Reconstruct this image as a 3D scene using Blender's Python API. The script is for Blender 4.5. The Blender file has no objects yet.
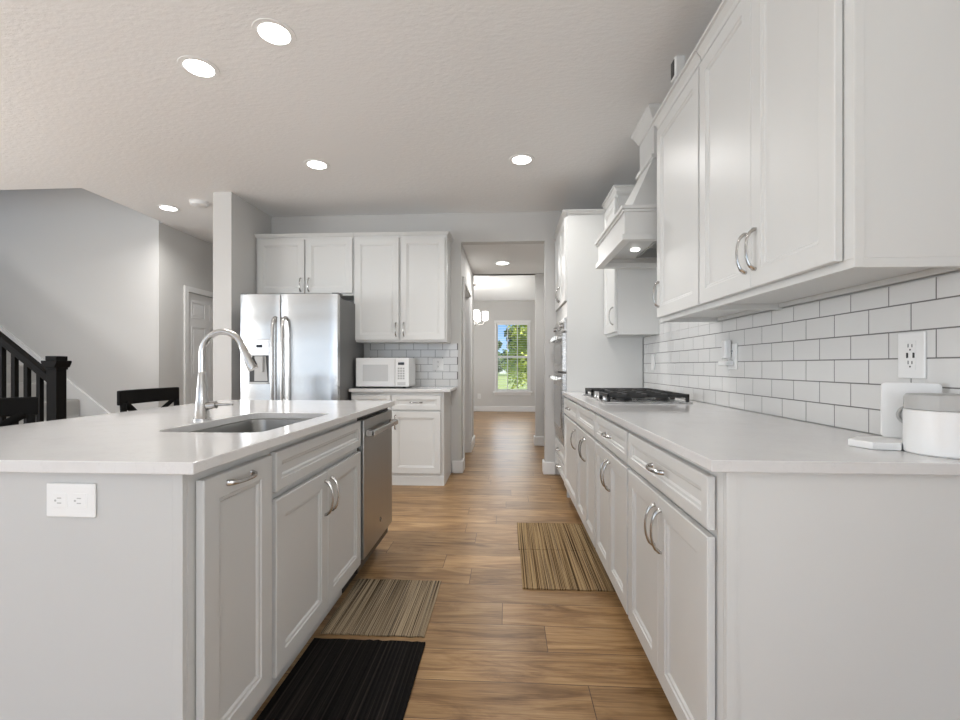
import bpy, bmesh, math, random
from mathutils import Vector, Matrix
random.seed(7)
I = 0.0254
C = bpy.context.scene.collection
S = bpy.context.scene
# ------------------------------------------------------------------ camera
cam = bpy.data.cameras.new('camera'); co = bpy.data.objects.new('camera', cam); C.objects.link(co)
cam.sensor_width = 36; cam.lens = 460/960*36; cam.shift_y = 6/960; cam.clip_start = .02; cam.clip_end = 600
YAW = math.atan(27/460)
co.location = (0, 0, 44.5*I); co.rotation_euler = (math.pi/2, 0, YAW)
S.camera = co
# ------------------------------------------------------------------ world, sun, exposure
S.view_settings.view_transform = 'Standard'; S.view_settings.look = 'None'
S.view_settings.exposure = 0.44; S.view_settings.gamma = 1; S.view_settings.use_curve_mapping = False
w = bpy.data.worlds.new('sky'); S.world = w; w.use_nodes = True
nt = w.node_tree; bg = nt.nodes['Background']
tcw = nt.nodes.new('ShaderNodeTexCoord'); sx = nt.nodes.new('ShaderNodeSeparateXYZ'); nt.links.new(tcw.outputs['Generated'], sx.inputs[0])
rw = nt.nodes.new('ShaderNodeValToRGB'); nt.links.new(sx.outputs['Z'], rw.inputs[0]); nt.links.new(rw.outputs[0], bg.inputs[0])
er = rw.color_ramp.elements; er[0].position = 0; er[0].color = (.50, .70, .92, 1); er[1].position = .12; er[1].color = (.17, .40, .82, 1)
bg.inputs[1].default_value = 1.0
sl = bpy.data.lights.new('sun', 'SUN'); sl.energy = 6; sl.angle = .01; sl.color = (1, .95, .85)
so = bpy.data.objects.new('sun', sl); C.objects.link(so); so.rotation_euler = (math.radians(48), 0, math.radians(65))
def area(name, loc, rot, sx, sy, e, col=(1, 1, 1), spread=math.pi):
    l = bpy.data.lights.new(name, 'AREA'); l.shape = 'RECTANGLE'; l.size = sx*I; l.size_y = sy*I; l.energy = e; l.color = col; l.spread = spread
    o = bpy.data.objects.new(name, l); C.objects.link(o); o.location = [v*I for v in loc]; o.rotation_euler = [math.radians(v) for v in rot]; return o
# daylight through the windows behind and to the left of the camera, and into the dining room
area('rear_patio_daylight', (-50, -159, 46), (112, 0, 0), 146, 84, 20, (.93, .97, 1))
area('rear_window_daylight', (-205, -159, 43), (90, 0, 0), 166, 84, 17, (1, .95, .86))
area('left_window_daylight', (-299, 10, 50), (118, 0, -90), 190, 66, 122, (.93, .97, 1))
area('right_island_fill', (45.5, -85, 52), (110, 0, 90), 90, 66, 88, (.93, .97, 1))  # added fill from an unseen window, brightens the island doors
area('dining_window_daylight', (4, 449, 56), (-90, 0, 0), 34, 62, 9, (.95, .98, 1))
area('dining_side_window_daylight', (-89, 355, 50), (112, 0, -90), 100, 62, 38, (.95, .98, 1))
# added fill lights, unseen, left of and behind the camera
def lamp(name, x, y, z, e, r=14):
    l = bpy.data.lights.new(name, 'POINT'); l.energy = e; l.shadow_soft_size = r*I; l.color = (1, .99, .98)
    o = bpy.data.objects.new(name, l); C.objects.link(o); o.location = (x*I, y*I, z*I)
lamp('left_fill_light', -180, 50, 58, 66)
lamp('rear_fill_light', -20, -80, 52, 13)
# ------------------------------------------------------------------ materials
def mat(name, col, rough=.5, metal=0, **k):
    m = bpy.data.materials.new(name); m.use_nodes = True
    b = m.node_tree.nodes['Principled BSDF']
    b.inputs['Base Color'].default_value = (*col, 1); b.inputs['Roughness'].default_value = rough; b.inputs['Metallic'].default_value = metal
    for a, v in k.items():
        if a == 'spec': b.inputs['Specular IOR Level'].default_value = v
        if a == 'emit': b.inputs['Emission Color'].default_value = (*v[0], 1); b.inputs['Emission Strength'].default_value = v[1]
        if a == 'coat': b.inputs['Coat Weight'].default_value = v; b.inputs['Coat Roughness'].default_value = .08
    return m
def nd(m, t, **k):
    n = m.node_tree.nodes.new(t)
    for a, v in k.items(): setattr(n, a, v)
    return n
def lk(m, a, b): m.node_tree.links.new(a, b)
def bsdf(m): return m.node_tree.nodes['Principled BSDF']
def coords(m, scale=(1, 1, 1), rot=(0, 0, 0)):
    tc = nd(m, 'ShaderNodeTexCoord'); mp = nd(m, 'ShaderNodeMapping'); mp.inputs['Scale'].default_value = scale; mp.inputs['Rotation'].default_value = rot
    lk(m, tc.outputs['Object'], mp.inputs['Vector']); return mp.outputs[0]
def noise(m, vec, scale, detail=3, rough=.5):
    n = nd(m, 'ShaderNodeTexNoise'); n.inputs['Scale'].default_value = scale; n.inputs['Detail'].default_value = detail; n.inputs['Roughness'].default_value = rough
    lk(m, vec, n.inputs['Vector']); return n.outputs['Fac']
def bump(m, h, strength, dist):
    b = nd(m, 'ShaderNodeBump'); b.inputs['Strength'].default_value = strength; b.inputs['Distance'].default_value = dist
    lk(m, h, b.inputs['Height']); lk(m, b.outputs[0], bsdf(m).inputs['Normal']); return b
def ramp(m, fac, stops):
    r = nd(m, 'ShaderNodeValToRGB'); e = r.color_ramp.elements
    while len(e) < len(stops): e.new(.5)
    for x, (p, c) in zip(e, stops): x.position = p; x.color = (*c, 1)
    lk(m, fac, r.inputs[0]); return r.outputs[0]
def paint(name, col, rough=.5, amt=.05):
    m = mat(name, col, rough); bump(m, noise(m, coords(m), 180, 2), amt, .001); return m
M = {}
M['wall'] = paint('wall_paint', (.61, .60, .58), .7, .12)
M['white'] = paint('cabinet_white_paint', (.685, .685, .668), .38)
M['grey'] = paint('island_grey_paint', (.545, .545, .535), .4)
M['trim'] = paint('trim_white_paint', (.80, .795, .785), .4)
m = M['ceil'] = mat('ceiling_texture', (.82, .82, .815), .85)
v = coords(m, (1, 2.2, 1)); bump(m, noise(m, v, 26, 5, .6), .36, .010)
m = M['quartz'] = mat('quartz', (.8, .79, .78), .12, 0, coat=.05)
n1 = noise(m, coords(m), 5, 6, .65); lk(m, ramp(m, n1, [(.3, (.65, .64, .63)), (.49, (.69, .68, .67)), (.5, (.66, .65, .64)), (.515, (.69, .68, .67))]), bsdf(m).inputs['Base Color'])
# wood floor: planks run along X
m = M['floor'] = mat('wood_planks', (.3, .2, .12), .33, spec=.3)
tc = nd(m, 'ShaderNodeTexCoord')
RH = 7.2*I
sy = nd(m, 'ShaderNodeSeparateXYZ'); lk(m, tc.outputs['Object'], sy.inputs[0])
dv_ = nd(m, 'ShaderNodeMath', operation='DIVIDE'); lk(m, sy.outputs['Y'], dv_.inputs[0]); dv_.inputs[1].default_value = RH
fl_ = nd(m, 'ShaderNodeMath', operation='FLOOR'); lk(m, dv_.outputs[0], fl_.inputs[0])
wn_ = nd(m, 'ShaderNodeTexWhiteNoise', noise_dimensions='1D'); lk(m, fl_.outputs[0], wn_.inputs['W'])
ma_ = nd(m, 'ShaderNodeMath', operation='MULTIPLY_ADD'); lk(m, wn_.outputs[0], ma_.inputs[0]); ma_.inputs[1].default_value = 3.3; lk(m, sy.outputs['X'], ma_.inputs[2])
cx_ = nd(m, 'ShaderNodeCombineXYZ'); lk(m, ma_.outputs[0], cx_.inputs['X']); lk(m, sy.outputs['Y'], cx_.inputs['Y'])
br = nd(m, 'ShaderNodeTexBrick'); br.offset = 0; br.offset_frequency = 1; br.squash = 1
for a, vv in (('Scale', 1), ('Mortar Size', .0016), ('Mortar Smooth', .2), ('Bias', 0), ('Brick Width', 1.22), ('Row Height', RH)): br.inputs[a].default_value = vv
br.inputs['Color1'].default_value = (0, 0, 0, 1); br.inputs['Color2'].default_value = (1, 1, 1, 1); br.inputs['Mortar'].default_value = (.5, .5, .5, 1)
lk(m, cx_.outputs[0], br.inputs['Vector'])
sep = nd(m, 'ShaderNodeSeparateColor'); lk(m, br.outputs['Color'], sep.inputs[0])
cmb = nd(m, 'ShaderNodeCombineXYZ'); mul = nd(m, 'ShaderNodeMath', operation='MULTIPLY'); mul.inputs[1].default_value = 37
lk(m, sep.outputs[0], mul.inputs[0]); lk(m, mul.outputs[0], cmb.inputs['Z'])
mp = nd(m, 'ShaderNodeMapping'); mp.inputs['Scale'].default_value = (1.0, 5.5, 1); lk(m, tc.outputs['Object'], mp.inputs['Vector'])
add = nd(m, 'ShaderNodeVectorMath', operation='ADD'); lk(m, mp.outputs[0], add.inputs[0]); lk(m, cmb.outputs[0], add.inputs[1])
g1 = noise(m, add.outputs[0], 2.2, 8, .62); m.node_tree.nodes[-1].inputs['Distortion'].default_value = 1.2
mp2 = nd(m, 'ShaderNodeMapping'); mp2.inputs['Scale'].default_value = (2.5, 26, 1); lk(m, add.outputs[0], mp2.inputs['Vector'])
g2 = noise(m, mp2.outputs[0], 1.4, 4, .6)
c1 = ramp(m, g1, [(.26, (.15, .075, .028)), (.42, (.30, .172, .074)), (.54, (.41, .252, .118)), (.74, (.53, .350, .178))])
mx = nd(m, 'ShaderNodeMix', data_type='RGBA', blend_type='MULTIPLY'); mx.inputs[0].default_value = .55
lk(m, c1, mx.inputs[6]); lk(m, ramp(m, g2, [(.36, (.45, .42, .40)), (.56, (1, 1, 1))]), mx.inputs[7])
mx2 = nd(m, 'ShaderNodeMix', data_type='RGBA', blend_type='MULTIPLY'); mx2.inputs[0].default_value = 1
lk(m, mx.outputs[2], mx2.inputs[6]); lk(m, ramp(m, sep.outputs[0], [(0, (.76, .74, .72)), (1, (1.15, 1.13, 1.1))]), mx2.inputs[7])
mx3 = nd(m, 'ShaderNodeMix', data_type='RGBA'); lk(m, br.outputs['Fac'], mx3.inputs[0]); lk(m, mx2.outputs[2], mx3.inputs[6]); mx3.inputs[7].default_value = (.09, .05, .03, 1)
lk(m, mx3.outputs[2], bsdf(m).inputs['Base Color'])
inv = nd(m, 'ShaderNodeMath', operation='SUBTRACT'); inv.inputs[0].default_value = 1; lk(m, br.outputs['Fac'], inv.inputs[1])
ad = nd(m, 'ShaderNodeMath', operation='MULTIPLY_ADD'); lk(m, g2, ad.inputs[0]); ad.inputs[1].default_value = .25; lk(m, inv.outputs[0], ad.inputs[2])
bump(m, ad.outputs[0], .25, .0015)
M['floor_rough'] = None
# brushed steel
def steel(name, col, rough, sc):
    m = mat(name, col, rough, 1)
    n = noise(m, coords(m, sc), 1, 4, .6)
    mr = nd(m, 'ShaderNodeMapRange'); mr.inputs[3].default_value = rough-.05; mr.inputs[4].default_value = rough+.09
    lk(m, n, mr.inputs[0]); lk(m, mr.outputs[0], bsdf(m).inputs['Roughness']); bump(m, n, .06, .001); return m
M['steel'] = steel('brushed_stainless', (.60, .60, .60), .26, (6, 6, 500))
M['steel_liner'] = steel('hood_liner_steel', (.62, .62, .61), .5, (4, 4, 80))
M['steel_dark'] = steel('dark_stainless', (.40, .40, .39), .3, (500, 500, 6))
M['steel_sink'] = steel('sink_steel', (.33, .33, .32), .3, (300, 4, 4))
M['nickel'] = mat('brushed_nickel', (.50, .49, .475), .26, 1)
M['chrome'] = mat('polished_nickel', (.5, .49, .47), .16, 1)
m = M['steel_fridge'] = steel('fridge_stainless', (.58, .58, .575), .2, (6, 6, 500))
b0 = [n for n in m.node_tree.nodes if n.type == 'BUMP'][0]; b1 = nd(m, 'ShaderNodeBump'); b1.inputs['Strength'].default_value = .5; b1.inputs['Distance'].default_value = .02
lk(m, noise(m, coords(m, (.5, .5, 3.2)), 1, 1), b1.inputs['Height']); lk(m, b0.outputs[0], b1.inputs['Normal']); lk(m, b1.outputs[0], bsdf(m).inputs['Normal'])
M['fridge_side'] = mat('fridge_side_grey', (.14, .14, .14), .45)
M['black'] = mat('black_plastic', (.02, .02, .02), .35)
M['iron'] = mat('cast_iron', (.025, .025, .025), .55)
M['glass_black'] = mat('oven_glass', (.03, .03, .032), .05, 0, coat=.5)
M['white_pl'] = mat('white_plastic', (.80, .80, .79), .3)
M['grey_pl'] = mat('grey_plastic', (.45, .45, .44), .45)
M['lid'] = mat('lid_grey', (.43, .43, .42), .5)
M['mw_glass'] = mat('microwave_window', (.60, .60, .59), .2)
M['tile'] = mat('glazed_tile', (.70, .695, .68), .12, 0, coat=.3)
bump(M['tile'], noise(M['tile'], coords(M['tile']), 9, 2), .25, .004)
M['grout'] = paint('grout', (.17, .165, .16), .85, .4)
M['gap'] = mat('shadow_gap_black', (.02, .02, .02), .8)
m = M['blackwood'] = mat('black_stained_wood', (.006, .0055, .005), .65, spec=.1); bump(m, noise(m, coords(m, (8, 8, 60)), 2, 4), .3, .002)
m = M['carpet'] = mat('grey_carpet', (.42, .41, .39), .95); bump(m, noise(m, coords(m), 320, 2), .9, .006)
M['lens'] = mat('lamp_lens', (1, 1, 1), .5, 0, emit=((1, .985, .96), 7))
M['shade_lit'] = mat('lit_glass_shade', (1, 1, 1), .4, 0, emit=((1, .97, .92), 3.2))
M['display'] = mat('display_black', (.01, .01, .012), .1)
m = M['lawn'] = mat('lawn', (.17, .23, .06), .9); lk(m, ramp(m, noise(m, coords(m), 2.5, 6, .7), [(.3, (.20, .25, .07)), (.7, (.45, .48, .17))]), bsdf(m).inputs['Base Color'])
M['leaf'] = mat('tree_leaves', (.46, .50, .09), .7)
M['leaf_dark'] = mat('far_foliage', (.09, .14, .045), .8)
M['bark'] = mat('bark', (.10, .07, .05), .9)
M['house'] = mat('far_siding', (.75, .75, .73), .7); M['roof'] = mat('far_roof', (.12, .11, .11), .8)
m = M['glass'] = bpy.data.materials.new('window_glass'); m.use_nodes = True; m.node_tree.nodes.clear()
o_ = nd(m, 'ShaderNodeOutputMaterial'); t_ = nd(m, 'ShaderNodeBsdfTransparent'); g_ = nd(m, 'ShaderNodeBsdfGlossy'); g_.inputs['Roughness'].default_value = 0
x_ = nd(m, 'ShaderNodeMixShader'); f_ = nd(m, 'ShaderNodeFresnel'); f_.inputs[0].default_value = 1.25
lk(m, f_.outputs[0], x_.inputs[0]); lk(m, t_.outputs[0], x_.inputs[1]); lk(m, g_.outputs[0], x_.inputs[2]); lk(m, x_.outputs[0], o_.inputs[0])
def rug_mat(name, stops, fine):
    m = mat(name, (.3, .2, .1), .95, spec=.1)
    n = noise(m, coords(m, (fine, .55, 1)), 1, 2, .6); lk(m, ramp(m, n, stops), bsdf(m).inputs['Base Color'])
    bump(m, noise(m, coords(m, (fine*1.3, 30, 1)), 1, 3), .9, .004); return m
M['rug_tan'] = rug_mat('bamboo_weave', [(.36, (.03, .018, .010)), (.44, (.16, .095, .045)), (.50, (.38, .26, .13)), (.57, (.46, .33, .18)), (.64, (.06, .038, .03))], 210)
M['rug_grey'] = rug_mat('faded_bamboo_weave', [(.36, (.025, .018, .013)), (.44, (.14, .10, .062)), (.50, (.34, .265, .175)), (.57, (.42, .33, .22)), (.64, (.05, .042, .038))], 210)
M['rug_black'] = rug_mat('black_weave', [(.35, (.003, .003, .003)), (.55, (.012, .010, .009)), (.72, (.04, .032, .027))], 120)
# ------------------------------------------------------------------ mesh helpers (inches)
class MB:
    def __init__(s): s.v = []; s.f = []; s.mi = []; s.sm = []
    def add(s, vs, fs, mi=0, smooth=False):
        n = len(s.v); s.v += [tuple(v) for v in vs]
        for f in fs: s.f.append([i+n for i in f]); s.mi.append(mi); s.sm.append(smooth)
        return s
    def box(s, x0, x1, y0, y1, z0, z1, mi=0):
        x0, x1 = min(x0, x1), max(x0, x1); y0, y1 = min(y0, y1), max(y0, y1); z0, z1 = min(z0, z1), max(z0, z1)
        return s.add([(x0, y0, z0), (x1, y0, z0), (x1, y1, z0), (x0, y1, z0), (x0, y0, z1), (x1, y0, z1), (x1, y1, z1), (x0, y1, z1)],
              [(0, 3, 2, 1), (4, 5, 6, 7), (0, 1, 5, 4), (1, 2, 6, 5), (2, 3, 7, 6), (3, 0, 4, 7)], mi)
    def prism(s, pts, axis, a, b, mi=0):      # polygon in the two other axes, extruded along axis
        def P(u, v, t): return {'x': (t, u, v), 'y': (u, t, v), 'z': (u, v, t)}[axis]
        n = len(pts); vs = [P(u, v, a) for u, v in pts]+[P(u, v, b) for u, v in pts]
        fs = [list(range(n))[::-1], [i+n for i in range(n)]]+[(i, (i+1) % n, (i+1) % n+n, i+n) for i in range(n)]
        return s.add(vs, fs, mi)
    def tube(s, pts, r, seg=10, mi=0, caps=True, up=None, flat=1):
        pts = [Vector(p) for p in pts]; rs = r if isinstance(r, (list, tuple)) else [r]*len(pts); vs = []; fs = []
        prev = None
        for i, p in enumerate(pts):
            t = (pts[min(i+1, len(pts)-1)]-pts[max(i-1, 0)]).normalized()
            if prev is None:
                a = Vector(up) if up else (Vector((0, 0, 1)) if abs(t.z) < .9 else Vector((1, 0, 0)))
            else: a = prev
            n = (a-t*a.dot(t)).normalized(); prev = n; b = t.cross(n)
            for k in range(seg):
                an = 2*math.pi*k/seg; vs.append(p+(n*math.cos(an)+b*math.sin(an)*flat)*rs[i])
        for i in range(len(pts)-1):
            for k in range(seg): fs.append((i*seg+k, i*seg+(k+1) % seg, (i+1)*seg+(k+1) % seg, (i+1)*seg+k))
        if caps: fs += [list(range(seg))[::-1], [(len(pts)-1)*seg+k for k in range(seg)]]
        return s.add(vs, fs, mi, True)
    def lathe(s, prof, cx, cy, seg=32, mi=0, axis='z', cz=0):   # prof: (r, h)
        vs = []; fs = []
        for r, h in prof:
            for k in range(seg):
                a = 2*math.pi*k/seg; u, v = r*math.cos(a), r*math.sin(a)
                vs.append({'z': (cx+u, cy+v, h), 'y': (cx+u, h, cz+v), 'x': (h, cy+u, cz+v)}[axis])
        for i in range(len(prof)-1):
            for k in range(seg): fs.append((i*seg+k, i*seg+(k+1) % seg, (i+1)*seg+(k+1) % seg, (i+1)*seg+k))
        fs += [list(range(seg))[::-1], [(len(prof)-1)*seg+k for k in range(seg)]]
        return s.add(vs, fs, mi, True)
    def obj(s, name, mats, parent=None, bevel=0, loc=None, rz=0, recalc=True, seg=2):
        me = bpy.data.meshes.new(name); me.from_pydata([(x*I, y*I, z*I) for x, y, z in s.v], [], s.f)
        for m_ in (mats if isinstance(mats, (list, tuple)) else [mats]): me.materials.append(M[m_])
        for p, i_, q in zip(me.polygons, s.mi, s.sm): p.material_index = i_; p.use_smooth = q
        if recalc:
            b = bmesh.new(); b.from_mesh(me); bmesh.ops.recalc_face_normals(b, faces=b.faces[:]); b.to_mesh(me); b.free()
        if any(s.sm) : me.set_sharp_from_angle(angle=math.radians(40))
        o = bpy.data.objects.new(name, me); C.objects.link(o)
        if parent: o.parent = parent
        if loc: o.location = [v*I for v in loc]
        if rz: o.rotation_euler = (0, 0, math.radians(rz))
        if bevel:
            md = o.modifiers.new('bevel', 'BEVEL'); md.width = bevel*I; md.segments = seg; md.limit_method = 'ANGLE'; md.angle_limit = math.radians(50)
        return o
def tag(o, label, cat, group=None, kind=None):
    if label: o['label'] = label
    if cat: o['category'] = cat
    if group: o['group'] = group
    if kind: o['kind'] = kind
    return o
def thing(name, label, cat, loc=(0, 0, 0), rz=0, group=None):
    o = bpy.data.objects.new(name, None); C.objects.link(o); o.empty_display_size = .1
    o.location = [v*I for v in loc]; o.rotation_euler = (0, 0, math.radians(rz)); return tag(o, label, cat, group)
def struct(name, mb, mats, bevel=0):
    o = mb.obj(name, mats, bevel=bevel); o['kind'] = 'structure'; return o
def copy_tree(o, parent=None):
    c = o.copy(); C.objects.link(c)
    if parent: c.parent = parent
    for ch in list(o.children): copy_tree(ch, c)
    return c
# ------------------------------------------------------------------ room shell
CH = 108
struct('floor', MB().box(-304, 64, -164, 458, -4, 0), 'floor')
b = MB()
b.box(-304, 50, -164, 155.5, CH, CH+4); b.box(-151.5, 50, 155.5, 195, CH, CH+4); b.box(-153.3, -101, 195, 304, CH, CH+4)
struct('ceiling', b, 'ceil')
struct('ceiling_hall', MB().box(-60, 50, 195, 262, 96, 100), 'ceil')
struct('ceiling_dining', MB().box(-94, 64, 262.5, 454, CH, CH+4), 'trim')
struct('ceiling_stairwell', MB().box(-304, -147, 151, 198, 200, 204), 'trim')

struct('wall_right_return', MB().box(15.6, 45.98, 190.4, 195, 0, 96), 'wall')
struct('wall_header', MB().box(-19.02, 45.98, 190.4, 195, 96, CH-.02), 'wall')
b = MB(); b.box(15.9, 64, 258, 262, 0, 96); struct('wall_hall_end', b, 'wall')
struct('wall_dining_header', MB().box(-94, 64, 258, 262.4, 96, CH+3), 'wall')
b = MB(); b.box(-23.5, -19, 195, 199, 0, 96); b.box(-23.5, -19, 236, 262, 0, 96); b.box(-23.5, -19, 199, 236, 80.5, 96)
struct('wall_hall_left', b, 'wall')
b = MB(); b.box(-64, -60, 195, 249, 0, 100); b.box(-60, -23.5, 245, 249, 0, 96); struct('wall_pantry', b, 'wall')
struct('wall_back', MB().box(-100.24, -19.04, 190.4, 195, 0, CH), 'wall')
struct('wall_partition', MB().box(-107.2, -100.25, 162, 304, 0, CH), 'wall')
b = MB(); b.box(-157.5, -153.3, 198, 212.2, 0, CH); b.box(-157.5, -153.3, 212.2, 244.2, 80.3, CH); b.box(-157.5, -153.3, 244.2, 300, 0, CH)
struct('wall_left_hall', b, 'wall')
struct('wall_hall_far', MB().box(-157.5, -107.25, 300, 304, 0, CH), 'wall')
struct('wall_stairs', MB().box(-304, -153.3, 194.2, 198, 0, 200), 'wall')
b = MB(); b.box(-151.5, -147.5, 155.5, 194.2, CH+4, 200); b.box(-304, -147.5, 151.5, 155.5, CH+4, 200)
struct('wall_stairwell', b, 'wall')
# left wall with window, rear wall with patio door and window
def wall_with_holes(name, axis, p0, p1, u0, u1, z1, holes, mt='wall'):
    b = MB(); u = u0
    def bx(a, c, z0, z2):
        if axis == 'x': b.box(p0, p1, a, c, z0, z2)
        else: b.box(a, c, p0, p1, z0, z2)
    for (a, c, z0, z2) in sorted(holes):
        bx(u, a, 0, z1); 
        if z0 > 0: bx(a, c, 0, z0)
        bx(a, c, z2, z1); u = c
    bx(u, u1, 0, z1); return struct(name, b, mt)
wall_with_holes('wall_left', 'x', -304, -300, -160, 194, CH, [(-85, 105, 22, 90)])
wall_with_holes('wall_right', 'x', 46, 50, -160, 258, CH, [(-130, -40, 20, 86)])  # opening behind the camera added for the island fill light
wall_with_holes('wall_rear', 'y', -164, -160, -304, 50, CH, [(-123, 23, 2, 88), (-288, -130, 1, 85)])
wall_with_holes('wall_dining_far', 'y', 450, 454, -94, 64, CH+4, [(-10.4, 21.2, 19.8, 87)])
wall_with_holes('wall_dining_left', 'x', -94, -90, 262.5, 450, CH+4, [(305, 405, 24, 88)])
struct('wall_dining_right', MB().box(60, 64, 262.4, 450, 0, CH+4), 'wall')
def plain_window(name, axis, p, u0, u1, z0, z1, nm):
    b = MB(); n = max(1, round((u1-u0)/60))
    def bx(a, c, za, zb, d=2, mi=0):
        if axis == 'x': b.box(p-d, p+d, a, c, za, zb, mi)
        else: b.box(a, c, p-d, p+d, za, zb, mi)
    for k in range(n):
        a = u0+(u1-u0)*k/n; c = u0+(u1-u0)*(k+1)/n
        bx(a, a+2, z0, z1); bx(c-2, c, z0, z1); bx(a, c, z0, z0+2.5); bx(a, c, z1-2.5, z1); bx(a, c, (z0+z1)/2-.8, (z0+z1)/2+.8, 1)
    bx(u0+.5, u1-.5, z0+.5, z1-.5, .1, 1)
    return struct(name, b, ['trim', 'glass'])
plain_window('window_2', 'x', -302, -85, 105, 22, 90, 3)
plain_window('window_3', 'y', -162, -123, 23, 2, 88, 2)
plain_window('window_4', 'y', -162, -288, -130, 1, 85, 2)
plain_window('window_added', 'x', 48, -130, -40, 20, 86, 2)  # unseen window added to go with the island fill light
plain_window('window_5', 'x', -92, 305, 405, 24, 88, 2)
# dining window (window_1): casing, sashes, muntins, blinds
wn = bpy.data.objects.new('window_1', None); C.objects.link(wn); wn['kind'] = 'structure'
b = MB()
b.box(-12.0, -10.4, 449.2, 450, 19.2, 87); b.box(21.2, 22.8, 449.2, 450, 19.2, 87); b.box(-12.4, 23.2, 449.0, 450, 87, 89); b.box(-13.6, 24.4, 447.4, 450, 18.2, 19.8); b.box(-12.4, 23.2, 449.2, 450, 16.0, 18.2)
b.obj('window_frame', 'trim', wn, .1)
b = MB(); MZ = 53.5; gx0, gx1 = -10.4, 21.2
for y, z0, z1 in ((452, MZ-.9, 87), (451, 19.8, MZ+.9)):
    b.box(gx0, gx0+1.5, y-.6, y+.6, z0, z1); b.box(gx1-1.5, gx1, y-.6, y+.6, z0, z1); b.box(gx0+1.5, gx1-1.5, y-.6, y+.6, z0, z0+1.8); b.box(gx0+1.5, gx1-1.5, y-.6, y+.6, z1-1.8, z1)
    for k in (1, 2): xx = gx0+1.5+(gx1-gx0-3)*k/3; b.box(xx-.4, xx+.4, y-.3, y+.3, z0, z1)
b.obj('sash', 'trim', wn)
MB().box(gx0+.5, gx1-.5, 452.4, 452.5, 21, 86).obj('window_glass', 'glass', wn)
b = MB(); b.box(gx0+.2, gx1-.2, 449.2, 450.3, 84.6, 86.9)
z = 22
while z < 84: b.box(gx0+.3, gx1-.3, 449.2, 450.3, z, z+.2); z += 2.3
b.box(gx0+.3, gx1-.3, 449.2, 450.3, 20.2, 21.0)
b.obj('blind', 'trim', wn)
# baseboards
def base(name, x0, x1, y0, y1, z=5.2):
    b = MB(); b.box(x0, x1, y0, y1, 0, z)
    d = 0.45
    return struct(name, b, 'trim', .3)
base('baseboard_dining', -90, 60, 449.2, 449.98)
base('baseboard_return', 14.8, 19.8, 189.6, 190.38); base('baseboard_return_side', 14.8, 15.58, 190.4, 195.6)
base('baseboard_hall_end', 15.1, 46, 257.2, 257.98); base('baseboard_hall_end_side', 15.1, 15.88, 258, 262.8)
base('baseboard_back', -22.7, -18.2, 189.6, 190.38); base('baseboard_hall_left', -18.98, -18.2, 190.4, 196.6)
base('baseboard_jamb', -23.5, -18.2, 235.2, 235.98); base('baseboard_jamb_side', -18.98, -18.2, 238.4, 262.6)
base('baseboard_left_hall', -153.28, -152.5, 194.4, 209)
base('baseboard_partition', -108, -99.5, 161.2, 161.98); base('baseboard_partition_side', -100.23, -99.5, 162, 190)
base('baseboard_pantry', -23.5-36, -23.5, 244.2, 244.98)
# hall door opening casing (door_2 opening) on hall side
b = MB(); X0, X1 = -18.98, -18.2
b.box(X0, X1, 196.6, 199, 0, 80.5); b.box(X0, X1, 236, 238.4, 0, 80.5); b.box(X0, X1, 196.6, 238.4, 80.5, 82.9)
b.box(-23.5, -19, 199, 199.7, 0, 80.5); b.box(-23.5, -19, 235.97, 236-.7, 5.3, 80.5); b.box(-23.5, -19, 199.7, 235.3, 79.8, 80.5)
struct('trim_1', b, 'trim', .12)
# closed six-panel door in the left hall wall
dr = bpy.data.objects.new('door_1', None); C.objects.link(dr); dr['kind'] = 'structure'
b = MB(); b.box(-153.28, -152.5, 209.8, 212.2, 0, 80.3); b.box(-153.28, -152.5, 244.2, 246.6, 0, 80.3); b.box(-153.28, -152.5, 209.8, 246.6, 80.3, 82.8)
b.obj('door_frame', 'trim', dr)
b = MB(); b.box(-155.6, -154.2, 212.4, 244, .4, 80.1)
for (z0, z1) in ((68, 76), (39, 64), (8, 34)):
    for (y0, y1) in ((216.4, 226.6), (229.8, 240)):
        # recessed-and-raised panels
        b.box(-154.2, -154.0, y0, y1, z0, z0+.5); b.box(-154.2, -154.0, y0, y1, z1-.5, z1); b.box(-154.2, -154.0, y0, y0+.5, z0+.5, z1-.5); b.box(-154.2, -154.0, y1-.5, y1, z0+.5, z1-.5)
        b.box(-154.2, -154.02, y0+1.6, y1-1.6, z0+1.6, z1-1.6)
b.obj('door_panel', 'trim', dr, .12)
for z in (72, 42, 10): MB().box(-154.3, -153.6, 212.0, 212.7, z-1.8, z+1.8).obj('hinge', 'nickel', dr)
MB().tube([(-154.2, 241.5, 36), (-152.2, 241.5, 36)], .5).tube([(-152.2, 241.7, 36), (-152.2, 237, 36)], .35).obj('door_handle', 'nickel', dr)
# ------------------------------------------------------------------ stairs
RI, RU, SX = 7.5, 9.9, -158.9
st = thing('staircase', 'carpeted grey staircase rising left along the wall behind the black railing', 'staircase')
pts = [(SX, 0)]
for k in range(13): pts += [(SX-RU*k, RI*(k+1)), (SX-RU*(k+1), RI*(k+1))]
pts += [(SX-RU*13, 0)]
MB().prism(pts, 'y', 158.5, 193, 0).obj('steps', 'carpet', st, .9, seg=3)
MB().prism([(SX+1, 0)]+[(SX+1, 6), (SX-RU*13, 6+RI*13+.8), (SX-RU*13, 0)], 'y', 156.3, 158.4).obj('stringer', 'trim', st)
o = MB().prism([(SX+8, 0), (SX+8, 5.2), (SX+6, 6.4), (SX-RU*13, 6.4+RI/RU*(RU*13+6)), (SX-RU*13, 0)], 'y', 193.1, 194.15).obj('skirt_board', 'trim', st)
rl = thing('stair_railing', 'black wooden stair railing with square newel post and balusters', 'railing')
NX, NY = -159.0, 153.6
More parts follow.
